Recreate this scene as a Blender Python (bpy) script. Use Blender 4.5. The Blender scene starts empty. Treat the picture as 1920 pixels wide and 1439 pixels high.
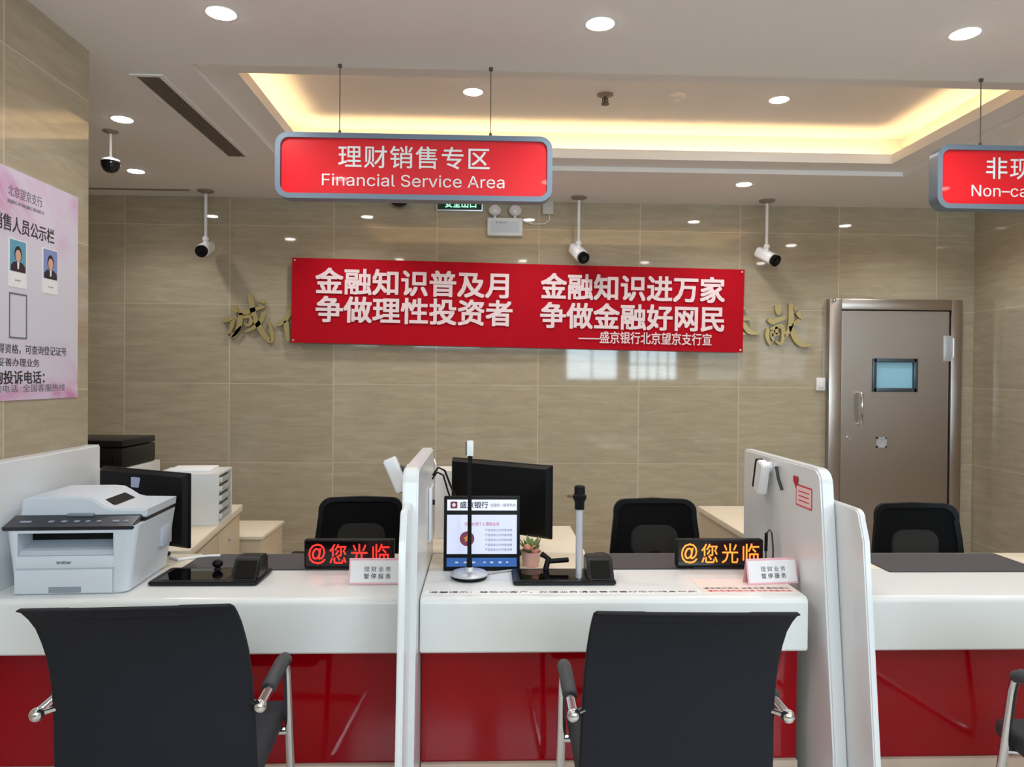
import bpy, bmesh, math, random
from mathutils import Vector, Matrix
random.seed(7)
PI = math.pi
S = bpy.context.scene
COL = S.collection

# ------------------------------------------------------------------ camera, world, daylight, exposure
YAW, PITCH, ROLL, FPX = .0367, .0082, .0074, 1400.0
Fv = Vector((math.sin(YAW)*math.cos(PITCH), math.cos(YAW)*math.cos(PITCH), -math.sin(PITCH)))
R0 = Vector((math.cos(YAW), -math.sin(YAW), 0)); U0 = R0.cross(Fv)
Rv = R0*math.cos(ROLL) + U0*math.sin(ROLL); Uv = -R0*math.sin(ROLL) + U0*math.cos(ROLL)
cd = bpy.data.cameras.new('camera'); cam = bpy.data.objects.new('camera', cd); COL.objects.link(cam)
cd.sensor_width = 36; cd.lens = FPX/1920*36; cd.clip_start = .05
cam.matrix_world = Matrix(((Rv.x, Uv.x, -Fv.x, 0), (Rv.y, Uv.y, -Fv.y, 0), (Rv.z, Uv.z, -Fv.z, 1.45), (0, 0, 0, 1)))
S.camera = cam
S.view_settings.view_transform = 'Standard'; S.view_settings.look = 'None'
S.view_settings.gamma = 1; S.view_settings.use_curve_mapping = False
S.view_settings.exposure = -0.38
S.cycles.use_denoising = True
S.cycles.max_bounces = 10; S.cycles.diffuse_bounces = 5; S.cycles.glossy_bounces = 5; S.cycles.sample_clamp_indirect = 6
S.cycles.caustics_reflective = False; S.cycles.caustics_refractive = False

W = bpy.data.worlds.new('sky'); S.world = W; W.use_nodes = True
W.node_tree.nodes['Background'].inputs[0].default_value = (.62, .78, 1, 1)
W.node_tree.nodes['Background'].inputs[1].default_value = 3.0
WINDOWS = [(-1.35, -.05, 1.98, 2.68), (.12, 1.38, 1.98, 2.68), (1.51, 2.53, 1.40, 2.68), (2.70, 3.66, 1.40, 2.68)]  # first two windows are added for extra light, reflections hidden by the banner
FRONT_Y = -2.5
SUNP = 66
for (x0, x1, z0, z1) in WINDOWS:      # daylight of the overcast sky just outside each window
    L = bpy.data.lights.new('daylight', 'AREA'); L.shape = 'RECTANGLE'; L.size = x1-x0; L.size_y = z1-z0
    L.energy = SUNP*(x1-x0)*(z1-z0); L.color = (.76, .88, 1)
    o = bpy.data.objects.new('daylight', L); COL.objects.link(o)
    o.location = ((x0+x1)/2, FRONT_Y-.2, (z0+z1)/2); o.rotation_euler = (PI/2, 0, 0)

# ------------------------------------------------------------------ helpers
def lin(c):
    return tuple((x/255/12.92 if x/255 <= .04045 else ((x/255+.055)/1.055)**2.4) for x in c) + (1,)
def mat(name, rgb, rough=.5, metal=0, spec=.5, coat=0, emit=None, estr=0, noise=0, nscale=40, bump=0):
    m = bpy.data.materials.new(name); m.use_nodes = True
    nt = m.node_tree; b = nt.nodes['Principled BSDF']
    c = lin(rgb); b.inputs['Base Color'].default_value = c
    b.inputs['Roughness'].default_value = rough; b.inputs['Metallic'].default_value = metal
    b.inputs['Specular IOR Level'].default_value = spec; b.inputs['Coat Weight'].default_value = coat
    b.inputs['Coat Roughness'].default_value = .03
    if emit: b.inputs['Emission Color'].default_value = lin(emit); b.inputs['Emission Strength'].default_value = estr
    if noise or bump:
        tc = nt.nodes.new('ShaderNodeTexCoord'); n = nt.nodes.new('ShaderNodeTexNoise')
        n.inputs['Scale'].default_value = nscale; n.inputs['Detail'].default_value = 4
        nt.links.new(tc.outputs['Object'], n.inputs['Vector'])
        if noise:
            mr = nt.nodes.new('ShaderNodeMapRange'); mr.inputs[3].default_value = 1-noise; mr.inputs[4].default_value = 1+noise
            nt.links.new(n.outputs['Fac'], mr.inputs[0])
            mx = nt.nodes.new('ShaderNodeMix'); mx.data_type = 'RGBA'; mx.blend_type = 'MULTIPLY'; mx.inputs[0].default_value = 1
            mx.inputs[6].default_value = c; nt.links.new(mr.outputs[0], mx.inputs[7]); nt.links.new(mx.outputs[2], b.inputs['Base Color'])
        if bump:
            bp = nt.nodes.new('ShaderNodeBump'); bp.inputs['Strength'].default_value = bump; bp.inputs['Distance'].default_value = .002
            nt.links.new(n.outputs['Fac'], bp.inputs['Height']); nt.links.new(bp.outputs[0], b.inputs['Normal'])
    return m

class MB:
    """collects shapes; build() links them as ONE mesh object"""
    def __init__(s): s.bm = bmesh.new()
    def _merge(s, b, M=None):
        if M is not None: bmesh.ops.transform(b, matrix=M, verts=b.verts)
        me = bpy.data.meshes.new('t'); b.to_mesh(me); b.free(); s.bm.from_mesh(me); bpy.data.meshes.remove(me); return s
    def box(s, x0, x1, y0, y1, z0, z1, bev=0, seg=2, M=None):
        b = bmesh.new(); bmesh.ops.create_cube(b, size=1)
        for v in b.verts: v.co = Vector(((x0+x1)/2+v.co.x*(x1-x0), (y0+y1)/2+v.co.y*(y1-y0), (z0+z1)/2+v.co.z*(z1-z0)))
        if bev: bmesh.ops.bevel(b, geom=b.edges[:], offset=bev, segments=seg, affect='EDGES', profile=.5)
        return s._merge(b, M)
    def quad(s, pts):
        vs = [s.bm.verts.new(p) for p in pts]; s.bm.faces.new(vs); return s
    def cyl(s, p0, p1, r, r2=None, n=20):
        p0 = Vector(p0); p1 = Vector(p1); d = p1-p0; b = bmesh.new()
        bmesh.ops.create_cone(b, cap_ends=True, segments=n, radius1=r, radius2=r if r2 is None else r2, depth=d.length)
        return s._merge(b, Matrix.Translation((p0+p1)/2) @ d.to_track_quat('Z', 'Y').to_matrix().to_4x4())
    def sph(s, c, r, sc=(1, 1, 1), n=16):
        b = bmesh.new(); bmesh.ops.create_uvsphere(b, u_segments=n, v_segments=n//2+2, radius=r)
        return s._merge(b, Matrix.Translation(c) @ Matrix.Diagonal((*sc, 1)))
    def tube(s, pts, r, n=10, closed=False):
        pts = [Vector(p) for p in pts]; rings = []
        rr = r if isinstance(r, (list, tuple)) else [r]*len(pts)
        up = Vector((0, 0, 1)); prev = None
        for i, p in enumerate(pts):
            a = pts[max(i-1, 0)]; c = pts[min(i+1, len(pts)-1)]; t = (c-a).normalized()
            if prev is None:
                ref = up if abs(t.dot(up)) < .9 else Vector((1, 0, 0)); u = t.cross(ref).normalized()
            else:
                u = (prev - t*prev.dot(t)).normalized()
            prev = u; w = t.cross(u)
            rings.append([s.bm.verts.new(p+(u*math.cos(2*PI*k/n)+w*math.sin(2*PI*k/n))*rr[i]) for k in range(n)])
        for i in range(len(rings)-1):
            for k in range(n): s.bm.faces.new((rings[i][k], rings[i][(k+1) % n], rings[i+1][(k+1) % n], rings[i+1][k]))
        s.bm.faces.new(rings[0][::-1]); s.bm.faces.new(rings[-1]); return s
    def lathe(s, prof, c=(0, 0, 0), n=28, M=None):
        b = bmesh.new(); rings = [[b.verts.new((r*math.cos(2*PI*k/n), r*math.sin(2*PI*k/n), z)) for k in range(n)] for r, z in prof]
        for i in range(len(rings)-1):
            for k in range(n): b.faces.new((rings[i][k], rings[i][(k+1) % n], rings[i+1][(k+1) % n], rings[i+1][k]))
        b.faces.new(rings[0][::-1]); b.faces.new(rings[-1])
        return s._merge(b, (Matrix.Translation(c)) @ (M or Matrix.Identity(4)))
    def prism(s, pts, axis, a, b2, bev=0):
        """polygon in the two other axes (x: y,z; y: x,z; z: x,y) pushed along AXIS from a to b2"""
        f = {'x': lambda p, t: (t, p[0], p[1]), 'y': lambda p, t: (p[0], t, p[1]), 'z': lambda p, t: (p[0], p[1], t)}[axis]
        b = bmesh.new(); A = [b.verts.new(f(p, a)) for p in pts]; B = [b.verts.new(f(p, b2)) for p in pts]; n = len(pts)
        e0 = b.faces.new(A); e1 = b.faces.new(B[::-1])
        for i in range(n): b.faces.new((A[i], B[i], B[(i+1) % n], A[(i+1) % n]))
        bmesh.ops.recalc_face_normals(b, faces=b.faces)
        if bev:
            es = list(set(e0.edges) | set(e1.edges)); bmesh.ops.bevel(b, geom=es, offset=bev, segments=2, affect='EDGES')
        return s._merge(b)
    def loft(s, rings):
        """closed rings of equal count, capped"""
        V = [[s.bm.verts.new(p) for p in r] for r in rings]; n = len(V[0])
        for i in range(len(V)-1):
            for k in range(n): s.bm.faces.new((V[i][k], V[i][(k+1) % n], V[i+1][(k+1) % n], V[i+1][k]))
        s.bm.faces.new(V[0][::-1]); s.bm.faces.new(V[-1]); return s
    def xf(s, M): bmesh.ops.transform(s.bm, matrix=M, verts=s.bm.verts); return s
    def build(s, name, m, parent=None, smooth=True, keep_normals=False):
        if not keep_normals: bmesh.ops.recalc_face_normals(s.bm, faces=s.bm.faces)
        me = bpy.data.meshes.new(name); s.bm.to_mesh(me); s.bm.free()
        me.materials.append(m); o = bpy.data.objects.new(name, me); COL.objects.link(o)
        if parent: o.parent = parent
        if smooth and me.polygons:
            me.polygons.foreach_set('use_smooth', [True]*len(me.polygons)); me.set_sharp_from_angle(angle=math.radians(38))
        return o

def rrect(x0, x1, y0, y1, r, n=6):
    p = []
    for cx, cy, a0 in ((x1-r, y1-r, 0), (x0+r, y1-r, PI/2), (x0+r, y0+r, PI), (x1-r, y0+r, 1.5*PI)):
        for k in range(n+1): a = a0+PI/2*k/n; p.append((cx+r*math.cos(a), cy+r*math.sin(a)))
    return p
def arc(cx, cy, r, a0, a1, n=6): return [(cx+r*math.cos(a0+(a1-a0)*k/n), cy+r*math.sin(a0+(a1-a0)*k/n)) for k in range(n+1)]
def tag(o, label, cat, group=None, kind=None):
    if label: o['label'] = label
    if cat: o['category'] = cat
    if group: o['group'] = group
    if kind: o['kind'] = kind
    return o
def thing(name, label, cat, loc=(0, 0, 0), rz=0, group=None, rx=0, ry=0):
    o = bpy.data.objects.new(name, None); COL.objects.link(o); o.empty_display_size = .1
    o.location = loc; o.rotation_euler = (rx, ry, rz); return tag(o, label, cat, group)
def struct(o): o['kind'] = 'structure'; return o
def dup(root, loc, rz, label, group=None):
    r = root.copy(); COL.objects.link(r); r.location = loc; r.rotation_euler = (0, 0, rz); r['label'] = label
    if group: r['group'] = group
    for ch in list(root.children):
        c = ch.copy(); COL.objects.link(c); c.parent = r
        for g in list(ch.children):
            d = g.copy(); COL.objects.link(d); d.parent = c
    return r
def cut(o, mb):
    """carve MB out of the mesh object o (the result is a plain mesh)"""
    bmesh.ops.recalc_face_normals(mb.bm, faces=mb.bm.faces)
    me = bpy.data.meshes.new('c'); mb.bm.to_mesh(me); mb.bm.free()
    c = bpy.data.objects.new('c', me); COL.objects.link(c); c.matrix_world = o.matrix_world
    par = o.parent; o.parent = None
    md = o.modifiers.new('b', 'BOOLEAN'); md.object = c; md.operation = 'DIFFERENCE'; md.solver = 'EXACT'
    bpy.context.view_layer.update()
    n = bpy.data.meshes.new_from_object(o.evaluated_get(bpy.context.evaluated_depsgraph_get()))
    o.modifiers.clear(); o.data = n; o.parent = par; bpy.data.objects.remove(c); return o
try:      # the grotesque face that comes with Blender
    import os
    FONT = bpy.data.fonts.load(os.path.join(bpy.utils.system_resource('DATAFILES'), 'fonts', 'Inter.woff2'))
except Exception:
    FONT = None
T = Matrix.Translation
# writing: faces -y (towards the visitors) unless turned by M; returns a mesh object
def text(body, size, m, parent, M=Matrix.Identity(4), bold=0, ext=.0008, align='CENTER', space=1, name='lettering', shear=0, width=None, warp=None, font=None):
    c = bpy.data.curves.new('t', 'FONT'); c.body = body; c.size = size; c.extrude = ext
    if font: c.font = font
    c.align_x = align; c.align_y = 'CENTER'; c.space_character = space; c.resolution_u = 3; c.shear = shear
    o = bpy.data.objects.new('t', c); COL.objects.link(o); bpy.context.view_layer.update()
    me = bpy.data.meshes.new_from_object(o.evaluated_get(bpy.context.evaluated_depsgraph_get())); bpy.data.objects.remove(o)
    if width:
        xs = [v.co.x for v in me.vertices]; k = width/(max(xs)-min(xs)); me.transform(Matrix.Diagonal((k, 1, 1, 1)))
    ys = [v.co.y for v in me.vertices]; cy = (max(ys)+min(ys))/2
    me.transform(M @ Matrix.Rotation(PI/2, 4, 'X') @ Matrix.Translation((0, -cy, 0)))
    if warp:
        for v in me.vertices: v.co.y += warp(v.co.x, v.co.z)
    if bold > 0:      # a heavier stroke
        b = bmesh.new(); inv = M.to_3x3(); h = bold*size*.8
        for k, (dx, dz) in enumerate(((0, 0), (h, h), (-h, h), (h, -h), (-h, -h))):
            t = me.copy(); t.transform(T(inv @ Vector((dx, -.00004*k, dz)))); b.from_mesh(t); bpy.data.meshes.remove(t)
        b.to_mesh(me); b.free()
    me.name = name; me.materials.clear(); me.materials.append(m)
    q = bpy.data.objects.new(name, me); COL.objects.link(q); q.parent = parent; return q
def RX(a): return Matrix.Rotation(a, 4, 'X')
def RZ(a): return Matrix.Rotation(a, 4, 'Z')

# ------------------------------------------------------------------ materials
def tile_mat(name, axis, h0, hp, v0=.188, vp=.6, seed=0):
    m = bpy.data.materials.new(name); m.use_nodes = True; nt = m.node_tree; N = nt.nodes.new; K = nt.links.new
    b = nt.nodes['Principled BSDF']; g = N('ShaderNodeNewGeometry'); sp = N('ShaderNodeSeparateXYZ'); K(g.outputs['Position'], sp.inputs[0])
    def math_(op, a, c=None, d=None):
        n = N('ShaderNodeMath'); n.operation = op
        for i, x in enumerate((a, c, d)):
            if x is None: continue
            if isinstance(x, (int, float)): n.inputs[i].default_value = x
            else: K(x, n.inputs[i])
        return n.outputs[0]
    h = sp.outputs[axis]; v = sp.outputs[2]
    hu = math_('DIVIDE', math_('SUBTRACT', h, h0), hp); vu = math_('DIVIDE', math_('SUBTRACT', v, v0), vp)
    def joint(u, w):
        fr = math_('FRACT', u); d = math_('MINIMUM', fr, math_('SUBTRACT', 1.0, fr)); return math_('LESS_THAN', d, w)
    gr = math_('MAXIMUM', joint(hu, .0032/hp), joint(vu, .0022/vp))
    idn = math_('ADD', math_('MULTIPLY', math_('FLOOR', hu), 17.3), math_('MULTIPLY', math_('FLOOR', vu), 7.7))
    cx = N('ShaderNodeCombineXYZ'); K(math_('ADD', math_('MULTIPLY', h, 2.0), math_('ADD', idn, seed)), cx.inputs[0]); K(math_('MULTIPLY', v, 14), cx.inputs[2])
    n1 = N('ShaderNodeTexNoise'); n1.inputs['Scale'].default_value = 1.6; n1.inputs['Detail'].default_value = 9; n1.inputs['Roughness'].default_value = .70; n1.inputs['Distortion'].default_value = .6; K(cx.outputs[0], n1.inputs['Vector'])
    cr = N('ShaderNodeValToRGB'); K(n1.outputs['Fac'], cr.inputs[0])
    e = cr.color_ramp.elements; e[0].position = .28; e[0].color = lin((161, 150, 130)); e[1].position = .74; e[1].color = lin((185, 174, 152))
    q = e.new(.5); q.color = lin((173, 161, 139))
    wn = N('ShaderNodeTexWhiteNoise'); wn.noise_dimensions = '1D'; K(idn, wn.inputs['W'])
    br = math_('MULTIPLY_ADD', wn.outputs['Value'], .10, .95)
    m1 = N('ShaderNodeMix'); m1.data_type = 'RGBA'; m1.blend_type = 'MULTIPLY'; m1.inputs[0].default_value = 1; K(cr.outputs[0], m1.inputs[6]); K(br, m1.inputs[7])
    m2 = N('ShaderNodeMix'); m2.data_type = 'RGBA'; K(gr, m2.inputs[0]); K(m1.outputs[2], m2.inputs[6]); m2.inputs[7].default_value = lin((200, 188, 165))
    K(m2.outputs[2], b.inputs['Base Color']); b.inputs['Roughness'].default_value = .045; b.inputs['IOR'].default_value = 1.5
    return m
M_WALLB = tile_mat('beige_travertine_tile', 0, -1.935, .782)
M_WALLS = tile_mat('beige_travertine_tile_side', 1, 2.64, .80, seed=40)
M_CEIL = mat('ceiling_paint', (232, 229, 227), .85, noise=.015, nscale=3)
M_WHITE = mat('white_solid_surface', (224, 225, 224), .28)
M_PANEL = mat('white_lacquered_panel', (226, 228, 231), .22)
M_RED = mat('red_back_painted_glass', (146, 0, 14), .05, spec=.24)
M_PLINTH = mat('beige_plinth', (196, 176, 160), .45)
M_WOOD = mat('cream_laminate', (226, 214, 192), .42, noise=.05, nscale=9)
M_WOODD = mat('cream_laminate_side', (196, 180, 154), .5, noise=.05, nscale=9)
M_BLACK = mat('black_plastic', (15, 15, 17), .38, spec=.35)
M_BLACKG = mat('black_gloss_glass', (9, 9, 11), .05)
M_BLACKM = mat('matt_black_plastic', (9, 9, 11), .5, spec=.2)
M_MESH = mat('black_woven_fabric', (35, 36, 43), .75, spec=.15, noise=.1, nscale=400, bump=.15)
M_NET = mat('black_net_fabric', (8, 8, 10), .8, spec=.15, noise=.15, nscale=300, bump=.2)
M_CHROME = mat('polished_chrome', (225, 226, 228), .10, metal=1)
M_SATIN = mat('satin_aluminium', (208, 210, 215), .38, metal=.6)
M_PAD = mat('dark_grey_pad', (52, 54, 58), .55)
M_MAT = mat('charcoal_leather_pad', (62, 58, 62), .6, noise=.05, nscale=200)
M_LIGHT = mat('lit_diffuser', (255, 255, 255), .5, emit=(255, 250, 242), estr=45)
M_RING = mat('white_trim', (235, 235, 235), .4)
M_SIGNRED = mat('sign_red_acrylic', (222, 8, 28), .28, coat=.2)
M_SIGNFR = mat('sign_grey_blue_frame', (112, 126, 142), .38, metal=.25)
M_BANNER = mat('red_banner_cloth', (176, 2, 26), .7, spec=.15, noise=.03, nscale=6)
M_TXTW = mat('white_lettering', (238, 236, 236), .5)
M_TXTP = mat('pale_pink_lettering', (236, 214, 218), .6)
M_TXTK = mat('dark_lettering', (52, 50, 54), .6)
M_TXTG = mat('grey_lettering', (110, 112, 118), .6)
M_TXTR = mat('red_lettering', (214, 60, 84), .6)
M_GOLD = mat('brushed_gold', (182, 164, 112), .36, metal=.45)
M_STEEL = mat('brushed_steel', (186, 176, 169), .33, metal=1, noise=.04, nscale=4)
M_GAPSHADE = mat('door_gap_shade', (58, 52, 48), .5, metal=.6)
M_GREYW = mat('light_grey_plastic', (206, 213, 222), .38)
M_GREYW2 = mat('cool_grey_plastic', (186, 194, 205), .4)
M_NAVY = mat('dark_navy_panel', (24, 27, 38), .3)
M_PAPER = mat('white_paper', (236, 234, 236), .7)
M_PINK = mat('pink_border', (232, 176, 186), .6)
M_WIRE = mat('steel_wire', (92, 90, 88), .4, metal=.6)
M_VENT = mat('vent_cavity_shade', (62, 55, 48), .6)
M_SLAT = mat('vent_slat', (140, 126, 114), .5)
M_CAMW = mat('white_camera_shell', (232, 232, 234), .35)

# ------------------------------------------------------------------ the setting
ZC, YB = 2.80, 5.74
XL, XR, XFL = -1.66, 3.84, -3.45
struct(MB().box(XFL-.2, XR+.2, FRONT_Y-.2, YB+.2, -.1, 0).build('floor', mat('pale_floor_tile', (206, 200, 192), .12, noise=.04, nscale=2), smooth=False))
struct(MB().box(XFL-.2, XR+.2, YB, YB+.15, 0, 3.3).build('wall_back', M_WALLB, smooth=False))
struct(MB().box(XL-.25, XL, FRONT_Y, 3.19, 0, 3.3).build('wall_left', M_WALLS, smooth=False))
struct(MB().box(XFL-.15, XFL, 2.9, YB, 0, 3.3).box(XFL, XL-.25, 2.9, 3.05, 0, 3.3).build('wall_far_left', M_WALLS, smooth=False))
struct(MB().box(XR, XR+.15, FRONT_Y, YB, 0, 3.3).build('wall_right', M_WALLS, smooth=False))
fw = MB(); y0, y1 = FRONT_Y-.12, FRONT_Y
xs = [XL-.25] + [x for w in WINDOWS for x in w[:2]] + [XR+.15]
for i in range(0, len(xs), 2): fw.box(xs[i], xs[i+1], y0, y1, 0, 3.3)
for (a, b, c, d) in WINDOWS: fw.box(a, b, y0, y1, 0, c).box(a, b, y0, y1, d, 3.3)
struct(fw.build('wall_front', mat('grey_wall_paint', (150, 147, 142), .7), smooth=False))
def glass_mat():
    m = bpy.data.materials.new('window_glass'); m.use_nodes = True; nt = m.node_tree
    nt.nodes.remove(nt.nodes['Principled BSDF']); t = nt.nodes.new('ShaderNodeBsdfTransparent'); g = nt.nodes.new('ShaderNodeBsdfGlossy')
    g.inputs['Roughness'].default_value = .02; mx = nt.nodes.new('ShaderNodeMixShader'); mx.inputs[0].default_value = .06
    t.inputs[0].default_value = (.93, .97, .96, 1)
    nt.links.new(t.outputs[0], mx.inputs[1]); nt.links.new(g.outputs[0], mx.inputs[2]); nt.links.new(mx.outputs[0], nt.nodes['Material Output'].inputs[0]); return m
M_GLASS = glass_mat()
for k, (a, b, c, d) in enumerate(WINDOWS):
    r = bpy.data.objects.new('window_%d' % (k+1), None); COL.objects.link(r); struct(r)
    f = MB(); w = .035
    f.box(a, a+w, y0+.03, y1-.02, c, d).box(b-w, b, y0+.03, y1-.02, c, d).box(a+w, b-w, y0+.03, y1-.02, c, c+w).box(a+w, b-w, y0+.03, y1-.02, d-w, d)
    nb = 4 if k == 3 else 1
    for j in range(1, nb+1): x = a+(b-a)*j/(nb+1); f.box(x-.012, x+.012, y0+.05, y1-.04, c+w, d-w)
    if k == 3:
        for j in range(1, 4): z = c+(d-c)*j/4; f.box(a+w, b-w, y0+.055, y1-.045, z-.01, z+.01)
    f.build('window_frame', mat('dark_window_frame', (88, 90, 92), .4), r, smooth=False)
    MB().box(a+w, b-w, y0+.06, y0+.066, c+w, d-w).build('pane', M_GLASS, r, smooth=False)

# ceiling with its two-step tray and lit cove
sx0, sx1, sy0, sy1 = -1.285, 2.76, 3.30, 4.86
ox0, ox1, oy0, oy1 = -1.135, 2.585, 3.46, 4.68
SB, LIP = .13, .06
c = MB(); X0, X1, Y0, Y1 = XFL, XR, FRONT_Y, YB; zb = ZC+.03; zr = 3.03
for (a, b, p, q) in ((X0, X1, Y0, sy0), (X0, X1, sy1, Y1), (X0, sx0, sy0, sy1), (sx1, X1, sy0, sy1)): c.box(a, b, p, q, ZC, 3.2)
for (a, b, p, q) in ((sx0, sx1, sy0, oy0), (sx0, sx1, oy1, sy1), (sx0, ox0, oy0, oy1), (ox1, sx1, oy0, oy1)): c.box(a, b, p, q, zb, zb+.012)
t = .018
c.box(ox0-t, ox1+t, oy0-t, oy0, zb+.012, zb+LIP).box(ox0-t, ox1+t, oy1, oy1+t, zb+.012, zb+LIP).box(ox0-t, ox0, oy0, oy1, zb+.012, zb+LIP).box(ox1, ox1+t, oy0, oy1, zb+.012, zb+LIP)
a, b, p, q = ox0-SB, ox1+SB, oy0-SB, oy1+SB
c.box(a-.01, b+.01, p-.01, q+.01, zr, zr+.02)
c.box(a-.01, a, p, q, zb+.012, zr).box(b, b+.01, p, q, zb+.012, zr).box(a, b, p-.01, p, zb+.012, zr).box(a, b, q, q+.01, zb+.012, zr)
struct(c.build('ceiling', M_CEIL, smooth=False))
M_COVE = mat('warm_cove_led', (255, 220, 160), .5, emit=(255, 216, 156), estr=30)
k = MB(); e = .03; w = .02; z0, z1 = zb+.014, zb+.024
k.box(ox0-t-e-w, ox0-t-e, oy0, oy1, z0, z1).box(ox1+t+e, ox1+t+e+w, oy0, oy1, z0, z1).box(ox0, ox1, oy0-t-e-w, oy0-t-e, z0, z1).box(ox0, ox1, oy1+t+e, oy1+t+e+w, z0, z1)
struct(k.build('trim_1', M_COVE, smooth=False))
# shadow-gap diffuser along the back of the ceiling
struct(MB().box(-2.9, -2.16, 5.52, 5.56, ZC-.003, ZC+.01).build('trim_2', M_SLAT, smooth=False))

# ------------------------------------------------------------------ ceiling fittings
SPOT_W = 26
def downlight(x, y, z, label, r=.048):
    d = thing('ceiling_downlight', label, 'ceiling light', (x, y, z), 0, 'recessed ceiling downlights')
    MB().lathe([(r+.001, -.001), (r+.007, -.003), (r+.009, 0), (r+.007, .003)], n=32).build('trim_ring', M_RING, d)
    MB().cyl((0, 0, -.005), (0, 0, 0), r, n=32).build('diffuser', M_LIGHT, d)
    L = bpy.data.lights.new('downlight_beam', 'SPOT'); L.energy = SPOT_W; L.spot_size = math.radians(140); L.spot_blend = .7; L.shadow_soft_size = .06; L.color = (1, .98, .95)
    o = bpy.data.objects.new('downlight_beam', L); COL.objects.link(o); o.parent = d; o.location = (0, 0, -.07); return d
SEEN = [(-.99, 2.83, ZC, 'large round downlight left of centre in the front ceiling row'),
        (.43, 2.84, ZC, 'large round downlight near centre of the front ceiling row'),
        (1.855, 2.845, ZC, 'large round downlight at right end of the front ceiling row'),
        (-.075, 4.15, zr, 'round downlight in the lit ceiling tray above the left red sign'),
        (1.65, 4.17, zr, 'round downlight in the lit ceiling tray, right of the sprinkler'),
        (-1.924, 4.03, ZC, 'round downlight left of the long ceiling grille'),
        (-2.32, 5.05, ZC, 'small round downlight beside the black dome camera near back wall'),
        (1.785, 5.12, ZC, 'small round downlight near back wall between two ceiling cameras'),
        (-1.0, 5.12, ZC, 'round downlight near back wall behind the left red hanging sign'),
        (.37, 5.1, ZC, 'round downlight near back wall just behind right end of left sign'),
        (3.14, 5.05, ZC, 'round downlight near back wall behind the right red hanging sign')]
for a in SEEN: downlight(*a)
for x, y in ((3.2, 2.9), (3.07, 4.07)): downlight(x, y, ZC, 'round downlight hidden over the right teller booth')
for y in (1.35, -.25, -1.7):
    for x in (-.99, .43, 1.85, 3.2): downlight(x, y, ZC, 'round downlight over the waiting area behind the viewpoint')

v = thing('ceiling_vent', 'long dark air grille slot set in the ceiling left of the lit tray', 'vent', (-1.53, 4.05, ZC))
fr = MB(); L2, w2 = .61, .052
fr.box(-w2-.022, -w2, -L2-.02, L2+.02, -.006, 0).box(w2, w2+.022, -L2-.02, L2+.02, -.006, 0).box(-w2, w2, -L2-.02, -L2, -.006, 0).box(-w2, w2, L2, L2+.02, -.006, 0)
fr.build('frame', M_CEIL, v, smooth=False)
MB().box(-w2, w2, -L2, L2, -.002, -.0005).build('shade_backing', M_VENT, v, smooth=False)  # dark plate stands in for the shade of the open duct
sl = MB()
for i in range(7): x = -w2+.008+i*(2*w2-.016)/6; sl.box(x-.0018, x+.0018, -L2, L2, -.006, -.002)
sl.build('slat', M_SLAT, v, smooth=False)

sp = thing('sprinkler', 'small dark pendent fire sprinkler in the lit ceiling tray', 'sprinkler', (.66, 4.15, zr))
MB().lathe([(.045, -.001), (.045, -.006), (.03, -.012), (.012, -.014)]).build('escutcheon', M_SLAT, sp)
MB().cyl((0, 0, -.012), (0, 0, -.05), .009).cyl((0, 0, -.052), (0, 0, -.056), .022).tube([(.012, 0, -.02), (.016, 0, -.036), (.008, 0, -.054)], .003).tube([(-.012, 0, -.02), (-.016, 0, -.036), (-.008, 0, -.054)], .003).build('head', M_WIRE, sp)
sd = thing('smoke_detector', 'faint flat white disc detector in the lit ceiling tray', 'smoke detector', (1.06, 4.15, zr))
MB().lathe([(.055, 0), (.055, -.008), (.045, -.018), (.02, -.022)]).build('housing', M_CEIL, sd)
MB().lathe([(.018, -.0215), (.016, -.027), (.004, -.029)]).build('sensor', M_RING, sd)

def pole_camera(x, y, zc, label, yaw, tilt):
    r = thing('security_camera', label, 'security camera', (x, y, ZC), 0, 'white bullet cameras hung from the ceiling')
    MB().lathe([(.058, 0), (.058, -.01), (.03, -.02), (.014, -.024)]).build('ceiling_plate', M_SLAT, r)
    h = zc-ZC
    MB().cyl((0, 0, -.02), (0, 0, h+.075), .011).build('pole', M_CAMW, r)
    MB().sph((0, 0, h+.07), .024).cyl((0, 0, h+.07), (0, 0, h+.035), .017).build('joint', M_CAMW, r)
    A = T((0, 0, h)) @ RZ(yaw) @ RX(tilt)
    b = MB().prism(rrect(-.045, .045, -.042, .042, .03), 'y', -.075, .085, .006); b.xf(A); b.build('body', M_CAMW, r)
    l = MB().cyl((0, -.105, 0), (0, -.073, 0), .044, .040, n=24); l.xf(A); f = l.build('lens_hood', M_BLACKM, r)
    g = MB().cyl((0, -.108, 0), (0, -.104, 0), .02); g.xf(A); g.build('lens', M_BLACKG, f)
    return r
pole_camera(-2.045, 5.545, 2.375, 'white camera on ceiling pole above the left end of red banner', .05, .35)
pole_camera(.694, 5.56, 2.385, 'white camera on ceiling pole over the right half of red banner', .35, .55)
pole_camera(2.118, 5.565, 2.38, 'white camera on ceiling pole beyond right end of red banner', .5, .5)

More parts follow.
